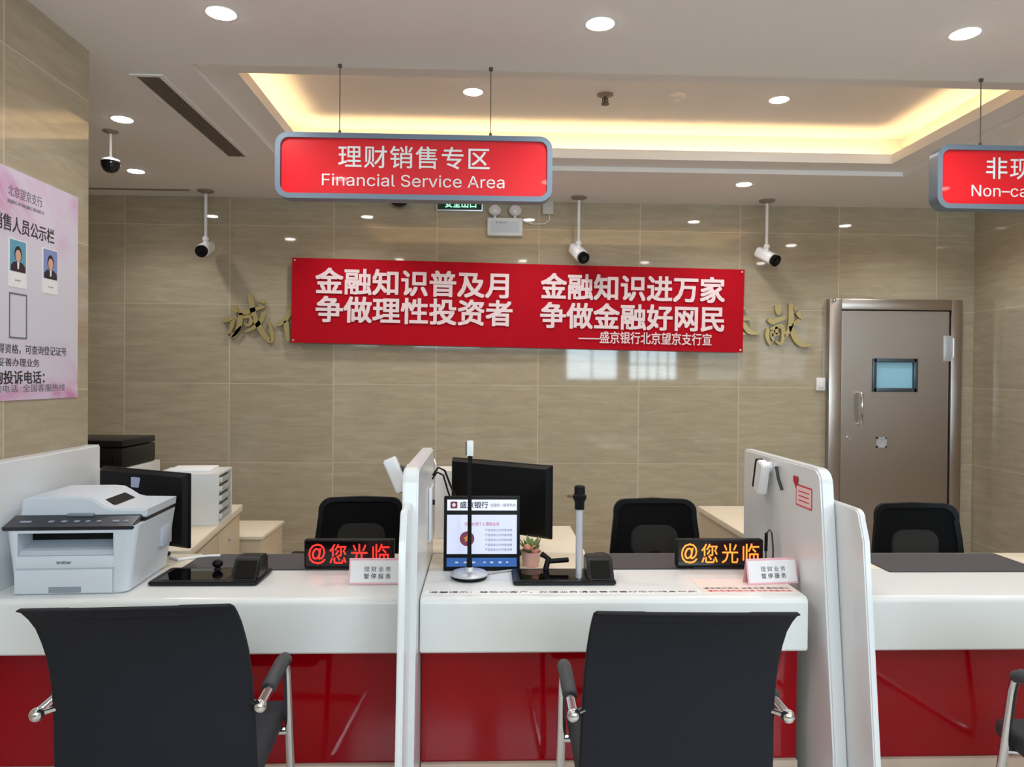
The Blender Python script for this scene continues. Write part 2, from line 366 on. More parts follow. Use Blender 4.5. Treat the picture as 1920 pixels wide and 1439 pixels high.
d = thing('dome_camera', 'black dome camera hung on short rod beside left tiled column', 'security camera', (-2.082, 4.23, ZC))
MB().lathe([(.04, 0), (.04, -.006), (.018, -.014), (.010, -.016)]).build('ceiling_plate', M_SLAT, d)
MB().cyl((0, 0, -.015), (0, 0, -.155), .007).lathe([(.008, -.14), (.025, -.152), (.047, -.158), (.049, -.172)]).build('rod', M_CEIL, d)
MB().lathe([(.050, -.170), (.049, -.185), (.044, -.204), (.034, -.22), (.02, -.229), (.004, -.232)]).build('dome', M_BLACKG, d)
d = thing('dome_camera', 'small black dome peeping out below the left red sign', 'security camera', (-.652, 5.66, ZC))
MB().lathe([(.075, 0), (.075, -.015), (.06, -.03)]).build('ceiling_plate', M_CAMW, d)
MB().lathe([(.066, -.02), (.064, -.035), (.055, -.052), (.04, -.064), (.02, -.071), (.004, -.073)]).build('dome', M_BLACKG, d)

# ------------------------------------------------------------------ hanging signs
def hanging_sign(xc, w, label, cn, cnx, cnw, en, enx, enw, wires):
    h = .282; y = 3.27
    s = thing('hanging_sign', label, 'sign', (xc, y, 2.354), 0, 'red signs hung from the ceiling')
    ring = MB(); o = rrect(-w/2, w/2, -h/2, h/2, .055, 8); i = rrect(-w/2+.022, w/2-.022, -h/2+.022, h/2-.022, .036, 8); n = len(o); bm = ring.bm
    prof = [(o, -.028, .006), (o, -.034, .0), (i, -.034, -.0), (i, .034, 0), (o, .034, 0), (o, .028, 0)]
    R = [[bm.verts.new((p[0], yy, p[1])) for p in ps] for ps, yy, _ in prof]
    for a in range(len(R)):
        for k in range(n): bm.faces.new((R[a][k], R[a][(k+1) % n], R[(a+1) % len(R)][(k+1) % n], R[(a+1) % len(R)][k]))
    ring.build('frame', M_SIGNFR, s)
    MB().prism([(p[0]*.9995, p[1]*.9995) for p in i], 'y', -.022, .022).build('panel', M_SIGNRED, s, smooth=False)
    text(cn, .103, M_TXTW, s, T((cnx-xc, -.0235, .043)), bold=.008, width=cnw, space=1.09)
    text(en, .098, M_TXTW, s, T((enx-xc, -.0235, -.058)), font=FONT, width=enw)
    for x in wires:
        wr = MB().tube([(x-xc, 0, h/2-.004), (x-xc, 0, ZC-2.354)], .0022, n=6).cyl((x-xc, 0, h/2), (x-xc, 0, h/2+.02), .006).cyl((x-xc, 0, ZC-2.354-.012), (x-xc, 0, ZC-2.354), .009)
        wr.build('wire', M_WIRE, s)
    return s
hanging_sign(-.308, 1.19, 'whole red hanging sign reading Financial Service Area', '理财销售专区', -.31, .65, 'Financial Service Area', -.313, .785, (-.635, .018))
hanging_sign(2.59, 1.19, 'red hanging sign cut off by right edge, reading Non-ca', '非现金服务区', 2.545, .65, 'Non–cash Service Area', 2.555, .80, (2.208, 2.97))

# ------------------------------------------------------------------ banner
bn = thing('banner', 'long red cloth banner with two lines of white characters on back wall', 'banner', (.265, 5.672, 1.996), 0)
bn.rotation_euler = (0, .0135, 0)
def wave(x, z): return .006*math.sin(x*2.3+1)+.002*math.sin(x*5.1)+.005*math.cos(z*4)
g = MB(); NX, NZ = 60, 12; w, h = 3.44, .637; V = {}
for side, dy in ((0, 0), (1, .003)):
    for i in range(NX+1):
        for j in range(NZ+1):
            x = -w/2+w*i/NX; z = -h/2+h*j/NZ; V[side, i, j] = g.bm.verts.new((x, wave(x, z)+dy, z))
for i in range(NX):
    for j in range(NZ):
        g.bm.faces.new((V[0, i, j], V[0, i+1, j], V[0, i+1, j+1], V[0, i, j+1])); g.bm.faces.new((V[1, i, j], V[1, i, j+1], V[1, i+1, j+1], V[1, i+1, j]))
for i in range(NX):
    for j in (0, NZ): g.bm.faces.new((V[0, i, j], V[0, i+1, j], V[1, i+1, j], V[1, i, j]))
for j in range(NZ):
    for i in (0, NX): g.bm.faces.new((V[0, i, j], V[0, i, j+1], V[1, i, j+1], V[1, i, j]))
g.build('cloth', M_BANNER, bn)
for body, x, z, sz, wd in (('金融知识普及月', -.80, .150, .205, 1.445), ('争做理性投资者', -.795, -.062, .205, 1.47), ('金融知识进万家', .862, .155, .205, 1.405), ('争做金融好网民', .866, -.066, .205, 1.405), ('——盛京银行北京望京支行宣', .965, -.226, .098, 1.02)):
    text(body, sz, M_TXTP, bn, T((x, -.009, z)), bold=.03 if sz > .1 else .014, width=wd, warp=wave)
for x in (-1.70, 1.70):
    for z in (-.30, .30): MB().cyl((x, wave(x, z)-.004, z), (x, wave(x, z), z), .007).build('eyelet', M_SATIN, bn)

# ------------------------------------------------------------------ raised gold wall characters
def brush(strokes, x0, z0, ox, oy, label):
    """tapering brush strokes given on a 12-to-the-centimetre style grid round (ox, oy)"""
    k = .0041/12; g = MB()
    for pts, w in strokes:
        P = [Vector(((x-ox)*k, -(y-oy)*k)) for x, y in pts]
        for _ in range(2):
            Q = [P[0]]
            for i in range(len(P)-1): Q += [P[i]*.75+P[i+1]*.25, P[i]*.25+P[i+1]*.75]
            P = Q+[P[-1]]
        L_, R_ = [], []; n = len(P)-1
        for i, p in enumerate(P):
            t = (P[min(i+1, n)]-P[max(i-1, 0)]).normalized(); u = i/n
            ww = w*k*.62*(.75+.45*math.sin(u*PI*.9+.2))*(1-.55*u**3); q = Vector((-t.y, t.x))*ww
            L_.append(p+q); R_.append(p-q)
        bm = g.bm; F = [[bm.verts.new((v.x, yy, v.y)) for v in S_] for S_ in (L_, R_) for yy in (-.016, .016)]
        for i in range(n):
            bm.faces.new((F[0][i], F[0][i+1], F[2][i+1], F[2][i])); bm.faces.new((F[1][i], F[3][i], F[3][i+1], F[1][i+1]))
            bm.faces.new((F[0][i], F[1][i], F[1][i+1], F[0][i+1])); bm.faces.new((F[2][i], F[2][i+1], F[3][i+1], F[3][i]))
        for i in (0, n): bm.faces.new((F[0][i], F[2][i], F[3][i], F[1][i]))
    o = g.build('wall_character', M_GOLD); o.location = (x0, YB-.019, z0); return tag(o, label, 'wall lettering', 'gold slogan characters on back wall')
brush([([(470, 440), (510, 500), (560, 580)], 90), ([(230, 770), (380, 730), (480, 730), (440, 900), (390, 1090)], 75), ([(390, 1100), (520, 1060), (660, 880)], 65),
       ([(600, 600), (800, 560), (950, 500), (1170, 440)], 75), ([(650, 590), (630, 800), (560, 1040), (460, 1130)], 80), ([(700, 690), (860, 640), (880, 780), (800, 880), (720, 800)], 60),
       ([(840, 180), (880, 400), (930, 650), (1050, 900), (1180, 1110), (1320, 1240), (1340, 1050), (1260, 790)], 90), ([(1140, 560), (1100, 740), (980, 880), (740, 1010)], 70), ([(1040, 300), (1100, 320), (1170, 370)], 60)],
      -1.788, 1.883, 800, 700, 'gold raised brush character farthest left on back wall')
brush([([(1800, 360), (1700, 640), (1560, 790), (1420, 850)], 75), ([(1650, 740), (1670, 950), (1700, 1210)], 85), ([(1850, 480), (1950, 460)], 70), ([(1800, 640), (2100, 590)], 70), ([(1830, 780), (2050, 740)], 60), ([(1830, 890), (2050, 860)], 60),
       ([(1850, 1010), (1870, 1220), (2060, 1190), (2060, 1000), (1850, 1010)], 60)], -1.46, 1.879, 1776, 700, 'gold raised character half hidden by left end of banner')
brush([([(-320, 330), (0, 320), (210, 320)], 60), ([(-380, 560), (0, 560), (300, 560)], 75), ([(60, 600), (160, 690), (260, 850), (380, 880), (520, 880)], 75), ([(-220, 900), (0, 890), (200, 900)], 60), ([(-60, 130), (-60, 600), (-60, 1150)], 70), ([(-100, 560), (-200, 760), (-420, 900)], 70)],
      1.93, 1.885, -48, 650, 'gold raised character half hidden by right end of banner')
brush([([(930, 210), (950, 430)], 95), ([(720, 530), (800, 610), (900, 560), (1060, 500), (1110, 480)], 80), ([(1230, 170), (1250, 560), (1210, 760), (1100, 940)], 85), ([(1330, 250), (1360, 310)], 60), ([(1380, 360), (1430, 450), (1510, 510)], 70),
       ([(710, 740), (690, 950), (770, 1120)], 65), ([(770, 770), (900, 700), (1030, 680), (1070, 780), (1060, 980), (1010, 1110), (890, 1030)], 70), ([(810, 780), (790, 900), (840, 1020)], 55), ([(900, 700), (910, 880)], 50), ([(800, 890), (980, 860)], 50),
       ([(1440, 550), (1360, 600), (1270, 670)], 70), ([(1230, 680), (1290, 860), (1390, 1040), (1510, 1120), (1700, 1110)], 90)],
      2.35, 1.875, 1180, 650, 'gold raised brush character farthest right on back wall, beside the steel door')

# ------------------------------------------------------------------ steel door and its neighbours
dr = bpy.data.objects.new('door_1', None); COL.objects.link(dr); struct(dr); dr.location = (0, YB, 0)
x0, x1, zt = 2.664, 3.715, 2.078
MB().box(x0, x0+.095, -.055, 0, 0, zt, .004).box(x1-.085, x1, -.055, 0, 0, zt, .004).box(x0+.095, x1-.085, -.055, 0, zt-.082, zt, .004).build('door_frame', M_STEEL, dr)
lx0, lx1, lz = x0+.10, x1-.09, zt-.087
lf = MB().box(x0+.095, x1-.085, -.012, -.001, .0, zt-.082).build('shadow_gap', M_GAPSHADE, dr, smooth=False)  # dark sheet paints the shade in the gap round the leaf
leaf = MB().box(lx0+.004, lx1-.004, -.038, -.013, .01, lz-.002, .002).build('door_leaf', M_STEEL, dr)
dr.location = (0, 0, 0); cut(leaf, MB().box(3.021, 3.361, -.1, .1, 1.369, 1.609)); dr.location = (0, YB, 0)
leaf.data.shade_flat()
wf = MB(); a, b, cc, dd = 3.021, 3.361, 1.369, 1.609; e = .03
wf.box(a-.01, a+e-.008, -.05, -.014, cc-.01, dd+.01, .003).box(b-e+.008, b+.01, -.05, -.014, cc-.01, dd+.01, .003).box(a, b, -.05, -.014, cc-.01, cc+e-.01, .003).box(a, b, -.05, -.014, dd-e+.01, dd+.01, .003)
wo = wf.build('window_frame', mat('slate_metal_frame', (84, 96, 106), .35, metal=.6), dr)
MB().box(a+.015, b-.015, -.024, -.02, cc+.012, dd-.012).build('pane', mat('pale_blue_wired_glass_glow', (150, 200, 222), .15, emit=(120, 190, 220), estr=.10), wo, smooth=False)  # faint glow in the glass stands in for a lit room behind
MB().tube([(2.905, -.038, 1.355), (2.905, -.085, 1.345), (2.905, -.095, 1.32), (2.905, -.095, 1.14), (2.905, -.085, 1.115), (2.905, -.038, 1.105)], .011).build('door_handle', M_CHROME, dr)
MB().cyl((2.835, -.038, 1.0), (2.835, -.05, 1.0), .02).build('lock_cylinder', M_CHROME, dr)
sq = MB(); s_ = .04
sq.box(3.09-s_, 3.09-s_+.012, -.046, -.038, .965-s_, .965+s_).box(3.09+s_-.012, 3.09+s_, -.046, -.038, .965-s_, .965+s_).box(3.09-s_, 3.09+s_, -.046, -.038, .965+s_-.012, .965+s_).box(3.09-s_, 3.09+s_, -.046, -.038, .965-s_, .965-s_+.012).box(3.09-.03, 3.09+.03, -.041, -.038, .935, .995)
sq.build('lock_plate', M_SATIN, dr)
MB().cyl((3.645, -.05, 1.63), (3.645, -.05, 1.78), .016).box(3.575, 3.64, -.046, -.036, 1.60, 1.80, .002).build('hinge', M_SATIN, dr)
MB().sph((x0+.03, -.06, zt-.012), .016).build('bolt_cap', M_CHROME, dr)
b_ = thing('wall_switch', 'small white box on wall just left of the steel door', 'switch', (2.615, YB, 1.415))
MB().box(-.035, .035, -.026, 0, -.05, .05, .004).build('housing', M_CAMW, b_)
MB().box(-.018, .018, -.031, -.025, -.028, .028, .002).build('button', M_PAPER, b_)

# exit sign, twin head emergency light, junction box
ex = thing('exit_sign', 'green lit exit sign mostly hidden below the left red sign', 'exit sign', (-.20, YB, 2.775))
MB().box(-.178, .178, -.03, 0, -.06, .09, .004).build('case', M_SATIN, ex)
MB().box(-.168, .168, -.033, -.03, -.05, .08).build('face', mat('dark_green_face', (10, 46, 34), .25), ex, smooth=False)
mg = mat('lit_green_letters', (180, 255, 220), .5, emit=(150, 245, 200), estr=1.6)
text('安全出口', .062, mg, ex, T((.01, -.0335, -.005)), bold=.02)
em = thing('emergency_light', 'white twin-head emergency light box hung on the back wall', 'emergency light', (.146, YB, 2.595))
MB().box(-.135, .135, -.062, 0, -.068, .068, .008).build('battery_box', M_CAMW, em)
MB().box(-.11, .11, -.0635, -.0615, -.045, .045).build('label_plate', mat('pale_blue_plate', (206, 214, 226), .5), em, smooth=False)
for x in (-.077, .077):
    hd = MB().cyl((x, -.02, .055), (x, -.03, .095), .012).sph((x, -.035, .128), .05, (1, .8, .85)).build('lamp_head', M_CAMW, em)
    MB().cyl((x, -.074, .125), (x, -.068, .127), .036, n=20).build('lens', M_GLASS if False else mat('frosted_lens', (214, 206, 206), .2), hd)
text('▪ ▪▪ ▪', .03, M_TXTG, em, T((-.03, -.064, .03)))
jb = thing('junction_box', 'small grey junction box with drooping cable right of emergency light', 'junction box', (.475, YB, 2.745))
MB().box(-.042, .042, -.04, 0, -.045, .055, .004).build('box', mat('pale_grey_box', (196, 190, 182), .5), jb)
MB().tube([(.01, -.02, -.04), (.015, -.022, -.085), (-.02, -.022, -.115), (-.11, -.022, -.12), (-.185, -.03, -.10)], .004, n=6).build('cable', M_CAMW, jb)

# ------------------------------------------------------------------ wall poster on the left column
def wall_tf(y, z, off=.004): return T((XL+off, y, z)) @ RZ(PI/2)      # a -y facing thing turned to face +x
po = thing('poster', 'pink and white staff notice poster on the left tiled column', 'poster')
def poster_mat():
    m = bpy.data.materials.new('pink_marbled_paper'); m.use_nodes = True; nt = m.node_tree; N = nt.nodes.new; K = nt.links.new; b = nt.nodes['Principled BSDF']
    g = N('ShaderNodeNewGeometry'); n = N('ShaderNodeTexNoise'); n.inputs['Scale'].default_value = 3.2; n.inputs['Detail'].default_value = 5; n.inputs['Distortion'].default_value = 1.4; K(g.outputs['Position'], n.inputs['Vector'])
    sp = N('ShaderNodeSeparateXYZ'); K(g.outputs['Position'], sp.inputs[0])
    d = N('ShaderNodeMath'); d.operation = 'SUBTRACT'; K(sp.outputs[2], d.inputs[0]); d.inputs[1].default_value = 1.73
    ab = N('ShaderNodeMath'); ab.operation = 'ABSOLUTE'; K(d.outputs[0], ab.inputs[0])
    mr = N('ShaderNodeMapRange'); mr.inputs[1].default_value = .14; mr.inputs[2].default_value = .36; K(ab.outputs[0], mr.inputs[0])
    cr = N('ShaderNodeValToRGB'); K(n.outputs['Fac'], cr.inputs[0]); e = cr.color_ramp.elements
    e[0].position = .34; e[0].color = lin((204, 136, 180)); e[1].position = .58; e[1].color = lin((214, 204, 222)); q = e.new(.45); q.color = lin((212, 184, 212))
    mx = N('ShaderNodeMix'); mx.data_type = 'RGBA'; K(mr.outputs[0], mx.inputs[0]); mx.inputs[6].default_value = lin((214, 211, 224)); K(cr.outputs[0], mx.inputs[7])
    K(mx.outputs[2], b.inputs['Base Color']); b.inputs['Roughness'].default_value = .5; return m
PB = 2.03
MB().box(XL+.001, XL+.004, PB, 3.103, 1.356, 2.168).build('sheet', poster_mat(), po, smooth=False)
text('北京望京支行', .042, M_TXTG, po, wall_tf(2.757, 2.090), width=.20)
text('BEIJING WANGJING BRANCH', .018, M_TXTG, po, wall_tf(2.76, 2.050), width=.21)
text('理财销售人员公示栏', .060, M_TXTK, po, wall_tf(2.705, 1.975), width=.46, bold=.012)
for y, hy, bg, suit in ((2.21, 0, (96, 150, 190), (40, 36, 46)), (2.46, 0, (120, 150, 190), (50, 40, 46)), (2.71, 0, (92, 158, 186), (48, 30, 44)), (2.908, 0, (128, 146, 196), (44, 40, 46))):
    zt_ = 1.925-(2.908-2.71)*0
    ph = MB().box(XL+.004, XL+.0055, y-.05, y+.05, zt_-.17, zt_).build('photo_card', M_PAPER, po, smooth=False)
    Q = wall_tf(y, zt_-.058, .0058)
    def flat(pts, m, name, dep): f = MB().prism(pts, 'y', -dep, 0); f.xf(Q); return f.build(name, m, ph, smooth=False)
    flat(rrect(-.045, .045, -.056, .054, .001), mat('photo_backdrop', bg, .5), 'photo', .0004)
    flat([(-.042, -.056), (.042, -.056), (.04, -.035), (.022, -.022), (-.022, -.022), (-.04, -.035)], mat('dark_suit', suit, .6), 'suit', .0007)
    flat([(-.006, -.022), (.006, -.022), (.004, -.046), (-.004, -.046)], M_PAPER, 'shirt', .0009)
    flat([(.021*math.cos(a/16*2*PI), .006+.029*math.sin(a/16*2*PI)) for a in range(16)], mat('dark_hair', (34, 28, 30), .6), 'hair', .0008)
    flat([(.016*math.cos(a/16*2*PI), .0+.022*math.sin(a/16*2*PI)) for a in range(16)], mat('skin_tone', (212, 168, 148), .6), 'face', .0010)
    text('▪▪▪▪', .016, M_TXTG, ph, wall_tf(y, zt_-.145, .0058), ext=.0002)
for y in (2.21, 2.46, 2.713):
    f = MB(); 
    f.box(XL+.004, XL+.006, y-.05, y-.046, 1.575, 1.735).box(XL+.004, XL+.006, y+.046, y+.05, 1.575, 1.735).box(XL+.004, XL+.006, y-.046, y+.046, 1.575, 1.58).box(XL+.004, XL+.006, y-.046, y+.046, 1.73, 1.735)
    f.build('empty_frame', M_TXTG, po, smooth=False)
text('本机构销售人员均已取得资格，可查询登记证号', .036, M_TXTK, po, wall_tf(2.62, 1.537), width=.80)
text('请您认准并妥善办理业务', .032, M_TXTK, po, wall_tf(2.62, 1.49), width=.44)
text('业务咨询投诉电话：', .05, M_TXTK, po, wall_tf(2.66, 1.437), width=.46, bold=.02)
text('支行营业部咨询电话  全国客服热线', .03, M_TXTG, po, wall_tf(2.66, 1.398), width=.70)

# ------------------------------------------------------------------ service counters
ZT = .73
def counter(x0, x1, label, redx0=None, redx1=None):
    yf = 2.425; c = thing('service_counter', label, 'counter', ((x0+x1)/2, yf, 0), 0, 'white service counters with red fronts')
    hw = (x1-x0)/2; r = .022
    prof = [(.36, ZT), (.36, ZT-.03), (.03, ZT-.03), (.03, .556), (.006, .55), (0, .556)] + [(r-r*math.sin(a*PI/2/5+0) if False else r-r*math.cos(a*PI/2/5), ZT-r+r*math.sin(a*PI/2/5)) for a in range(6)]
    MB().prism(prof, 'x', -hw, hw, .003).build('countertop', M_WHITE, c)
    MB().box(-hw, hw, .36, .62, ZT-.03, ZT, .002).build('desk_board', M_WOOD, c)
    ra, rb = (redx0 if redx0 is not None else x0)-(x0+x1)/2, (redx1 if redx1 is not None else x1)-(x0+x1)/2
    MB().box(ra, rb, .085, .10, .155, .62).build('front_panel', M_RED, c, smooth=False)
    MB().box(-hw, hw, .07, .13, 0, .152, .002).build('plinth', M_PLINTH, c)
    MB().box(-hw, hw, .101, .12, .152, .699).box(-hw, -hw+.02, .12, .60, 0, .699).box(hw-.02, hw, .12, .60, 0, .699).build('carcass', M_WOODD, c, smooth=False)
    return c
counter(-1.60, -.262, 'white counter with red front at left, under the grey printer')
counter(-.205, 1.075, 'white counter with red front in the middle booth')
counter(1.195, 3.80, 'white counter with red front at right, beyond right partition')

def partition(xa, w, bx, bw, label, y0=2.25, back=.842, zt=1.157):
    p = thing('partition_panel', label, 'partition', (xa, y0, 0), 0, 'white partitions between counters')
    P = [(0, 0), (back, 0), (back, zt)] + arc(.185, zt-.055, .055, PI/2, PI-.12, 6) + [(.019, .25)]
    MB().prism(P, 'x', 0, w, .006).build('main_panel', M_PANEL, p)
    zq = zt-.105; Q = [(-.165, 0), (.30, 0), (.30, zq)] + arc(-.005, zq-.03, .03, PI/2, PI, 5) + [(-.05, zq-.062), (-.062, zq-.092), (-.14, .31)]
    MB().prism(Q, 'x', bx, bx+bw, .004).build('front_panel', M_PANEL, p)
    return p
partition(-1.655, .055, .012, .02, 'white partition at left against the tiled column', back=.925)
partition(-.258, .05, .011, .02, 'white partition seen edge-on between left and middle counters')
partition(1.12, .045, .047, .022, 'white stepped partition right of middle counter', 2.312, .866, 1.149)

# ------------------------------------------------------------------ writing strips on the countertop
st = thing('notice_strip', 'thin white strip of small black characters along middle counter edge', 'notice', (.27, 2.492, ZT))
MB().box(-.465, .465, -.018, .018, 0, .0008).build('strip', M_PAPER, st, smooth=False)
text('温馨提示：尊敬的客户，办理业务请妥善保管好您的随身物品', .021, M_TXTK, st, T((0, 0, .0012)) @ RX(-PI/2), ext=.0001, width=.90)
st = thing('notice_sheet', 'pale sheet with red and black print under the right tent card', 'notice', (.905, 2.565, ZT))
MB().box(-.16, .165, -.085, .085, 0, .0008).build('sheet', mat('cream_sheet', (238, 218, 210), .6), st, smooth=False)
text('请您核对凭证 当面点清 离柜确认', .021, M_TXTK, st, T((0, -.035, .0012)) @ RX(-PI/2), ext=.0001, width=.30)
text('谨防电信网络诈骗 守护资金安全', .022, M_TXTR, st, T((.0, -.066, .0012)) @ RX(-PI/2), ext=.0001, width=.29)

# ------------------------------------------------------------------ desk pads
for (x0, x1, lab) in ((-1.12, -.36, 'dark desk pad behind the left counter ledge'), (.48, 1.02, 'dark desk pad behind the middle counter ledge'), (1.52, 2.12, 'wide charcoal desk pad on the right counter')):
    o = MB().prism(rrect(x0, x1, 2.735 if x0 > 1.5 else 2.782, 3.025, .012, 3), 'z', ZT+.0005, ZT+.004, .001).build('desk_pad', M_MAT)
    tag(o, lab, 'desk pad', 'dark desk pads')

# ------------------------------------------------------------------ multifunction printer
pr = thing('printer', 'light grey multifunction printer on the left counter end', 'printer', (-1.345, 2.482, ZT+.001), .055)
pr.scale = (1, .9, 1)
def rr3(x0, x1, y0, y1, r, z): return [(a, b, z) for a, b in rrect(x0, x1, y0, y1, r, 5)]
body = MB().loft([rr3(-.172, .170, .006, .40, .03, 0), rr3(-.180, .178, .0, .405, .03, .006), rr3(-.203, .203, 0, .41, .028, .195), rr3(-.208, .208, 0, .41, .028, .222)]).build('body', M_GREYW, pr)
cut(body, MB().box(-.165, .135, -.02, .13, .126, .200))
for p_ in body.data.polygons: p_.use_smooth = False
MB().box(-.164, .134, .10, .128, .127, .199).build('output_slot_shade', M_BLACKM, pr, smooth=False)  # black block gives the recess its shade as colour
MB().prism([(.004, .127), (.10, .127), (.10, .160), (.02, .140)], 'x', -.164, .134).build('output_tray', M_GREYW2, pr, smooth=False)
MB().box(-.168, .138, -.003, .004, .086, .124, .002).build('front_cover', M_GREYW, pr)
MB().box(.1335, .1348, -.0035, .004, .004, .20).box(-.168, .138, -.0035, .002, .0825, .0845).build('seam', M_GREYW2, pr, smooth=False)
text('brother', .019, M_TXTG, pr, T((-.02, -.0035, .105)), bold=.015, font=FONT)
dw = MB().box(-.174, .132, -.003, .008, .004, .082, .002).build('paper_drawer', M_GREYW, pr)
MB().box(-.068, .034, -.0035, .002, .006, .026, .001).build('drawer_handle', mat('grip_grey_plastic', (140, 148, 160), .4), dw)
cp = MB().prism([(-.004, .222), (-.002, .210), (.012, .206), (.085, .240), (.085, .246)], 'x', -.214, .196, .004).build('control_panel', M_NAVY, pr)
bt = MB()
for x, w in ((-.155, .034), (-.075, .016), (-.035, .016), (.005, .016), (.04, .012), (.075, .012), (.13, .022), (.162, .014)):
    q = MB(); bt.box(x-w/2, x+w/2, .028, .048, .2285, .2345)
bt.build('button', mat('pale_button', (150, 154, 166), .5), cp, smooth=False)
lid = [(-.20, .236), (.205, .236), (.208, .262), (.10, .264), (.075, .270), (.045, .290), (.022, .303), (-.01, .306), (-.17, .306), (-.192, .298)]
MB().prism(lid, 'y', .088, .408, .006).build('scanner_lid', M_GREYW, pr)
MB().prism([(.030, .272), (.085, .269), (.05, .287), (.034, .294)], 'y', .15, .33).build('feeder_slot_shade', M_BLACKM, pr, smooth=False)  # black wedge painted in for the shade inside the feeder opening
MB().box(-.045, .04, .075, .092, .236, .252, .002).build('lid_grip', mat('mid_grey_plastic', (128, 136, 148), .4), pr)
MB().box(.190, .2045, .26, .36, .10, .17, .002).build('side_vent', M_GREYW2, pr)
MB().prism([(.088, .224), (.41, .224), (.41, .236), (.088, .236)], 'x', -.2, .204).build('lid_seam', M_NAVY, pr, smooth=False)

# ------------------------------------------------------------------ counter terminals (glossy slab with a card reader block)
def terminal(x, y, label, column, w=.37, d=.20):
    t_ = thing('signature_terminal', label, 'terminal', (x, y, ZT+.0012), 0, 'black counter terminals')
    MB().prism(rrect(-w/2, w/2, 0, d, .014, 4), 'z', 0, .014, .004).build('base', M_BLACK, t_)
    MB().box(-w/2+.025, w/2-.115, .025, d-.025, .0135, .0150).build('screen', M_BLACKG, t_, smooth=False)
    bl = MB().prism([(.02, .012), (.15, .012), (.15, .078), (.085, .082), (.07, .076)], 'x', w/2-.098, w/2-.004, .006).build('card_reader', M_BLACK, t_)
    MB().prism([(.024, .02), (.066, .07), (.064, .0715), (.022, .0215)], 'x', w/2-.085, w/2-.018).build('reader_face', M_BLACKG, bl, smooth=False)
    if column:
        MB().cyl((w/2-.125, .055, .012), (w/2-.125, .055, .262), .0125).build('column', M_SATIN, t_)
        hd = MB().lathe([(.017, .255), (.017, .280), (.0245, .296), (.0245, .304), (.019, .310), (.019, .335), (.014, .339)], (w/2-.125, .055, 0)).build('camera_head', M_BLACKM, t_)
        MB().box(w/2-.168, w/2-.14, .05, .062, .296, .306, .002).build('camera_knob', mat('brown_knob', (110, 72, 46), .5), hd)
        MB().tube([(-.055, .155, .015), (-.045, .16, .055), (-.07, .17, .07)], .011).tube([(-.045, .16, .045), (.03, .17, .048)], .009).build('folded_arm', M_BLACKM, t_)
    else:
        MB().cyl((-.005, .165, .014), (-.005, .165, .022), .014, .008).sph((-.005, .165, .036), .019, (1, .8, .8)).cyl((-.005, .165, .02), (-.005, .165, .03), .007).build('lens_knob', M_BLACKM, t_)
    return t_
terminal(-.957, 2.572, 'black glossy signing terminal beside the grey printer', False)
terminal(.283, 2.566, 'black terminal with silver camera column on middle counter', True, .36, .18)

# ------------------------------------------------------------------ customer display
cdv = thing('customer_display', 'small black framed screen facing visitors on middle counter', 'monitor', (-.006, 2.765, ZT+.001))
TL = RX(-.09)
s1 = MB().box(-.142, .142, 0, .022, 0, .275, .004); s1.xf(TL); s1.build('bezel', M_BLACKM, cdv)
def scr(name, x0, x1, z0, z1, rgb, e): q = MB().box(x0, x1, -.0012, .0, z0, z1); q.xf(TL); return q.build(name, mat(name, rgb, .12, emit=rgb, estr=e), cdv, smooth=False)
scr('header_strip', -.130, .130, .222, .262, (214, 216, 228), .7); scr('screen', -.130, .130, .062, .206, (200, 204, 226), .65); scr('icon_bar', -.130, .130, .016, .048, (52, 92, 158), .55)
TS = TL @ T((0, -.0016, 0))
lg = MB().prism(rrect(-.118, -.092, .230, .255, .004), 'y', -.0022, -.0014).xf(TL) ; lg.build('emblem', mat('maroon_emblem', (120, 20, 44), .5), cdv, smooth=False)
MB().prism([(-.105+.007*math.cos(k*PI/4+PI/8), .2425+.007*math.sin(k*PI/4+PI/8)) for k in range(8)], 'y', -.0026, -.0022).xf(TL).build('emblem_star', M_PAPER, cdv, smooth=False)
text('盛京银行', .026, M_TXTK, cdv, TS @ T((-.03, 0, .243)), bold=.02, ext=.0002, width=.105)
text('全国统一服务热线', .014, M_TXTG, cdv, TS @ T((.078, 0, .242)), ext=.0002, width=.095)
text('欢迎办理个人理财业务', .015, M_TXTR, cdv, TS @ T((.0, 0, .172)), ext=.0002, width=.13)
MB().prism([(-.055+.027*math.cos(k*PI/12), .118+.027*math.sin(k*PI/12)) for k in range(24)], 'y', -.0022, -.0014).xf(TL).build('round_badge', mat('plum_badge', (138, 44, 72), .5), cdv, smooth=False)
MB().prism([(-.055+(.015 if k % 2 == 0 else .007)*math.cos(k*PI/5+PI/2), .118+(.015 if k % 2 == 0 else .007)*math.sin(k*PI/5+PI/2)) for k in range(10)], 'y', -.0027, -.0021).xf(TL).build('badge_star', mat('amber_star', (224, 150, 60), .5), cdv, smooth=False)
for k in range(5): text('产品信息公示内容说明', .010, M_TXTG, cdv, TS @ T((.062, 0, .150-.018*k)), ext=.0002, width=.10)
text('▪ ▪ ▪  ◂ ▪ ▪ ▸', .02, M_TXTW, cdv, TS @ T((.0, 0, .032)), ext=.0002, width=.20)
MB().box(-.09, .09, .02, .075, 0, .008, .002).box(-.02, .02, .03, .05, .006, .12, .004).build('stand', M_BLACKM, cdv)

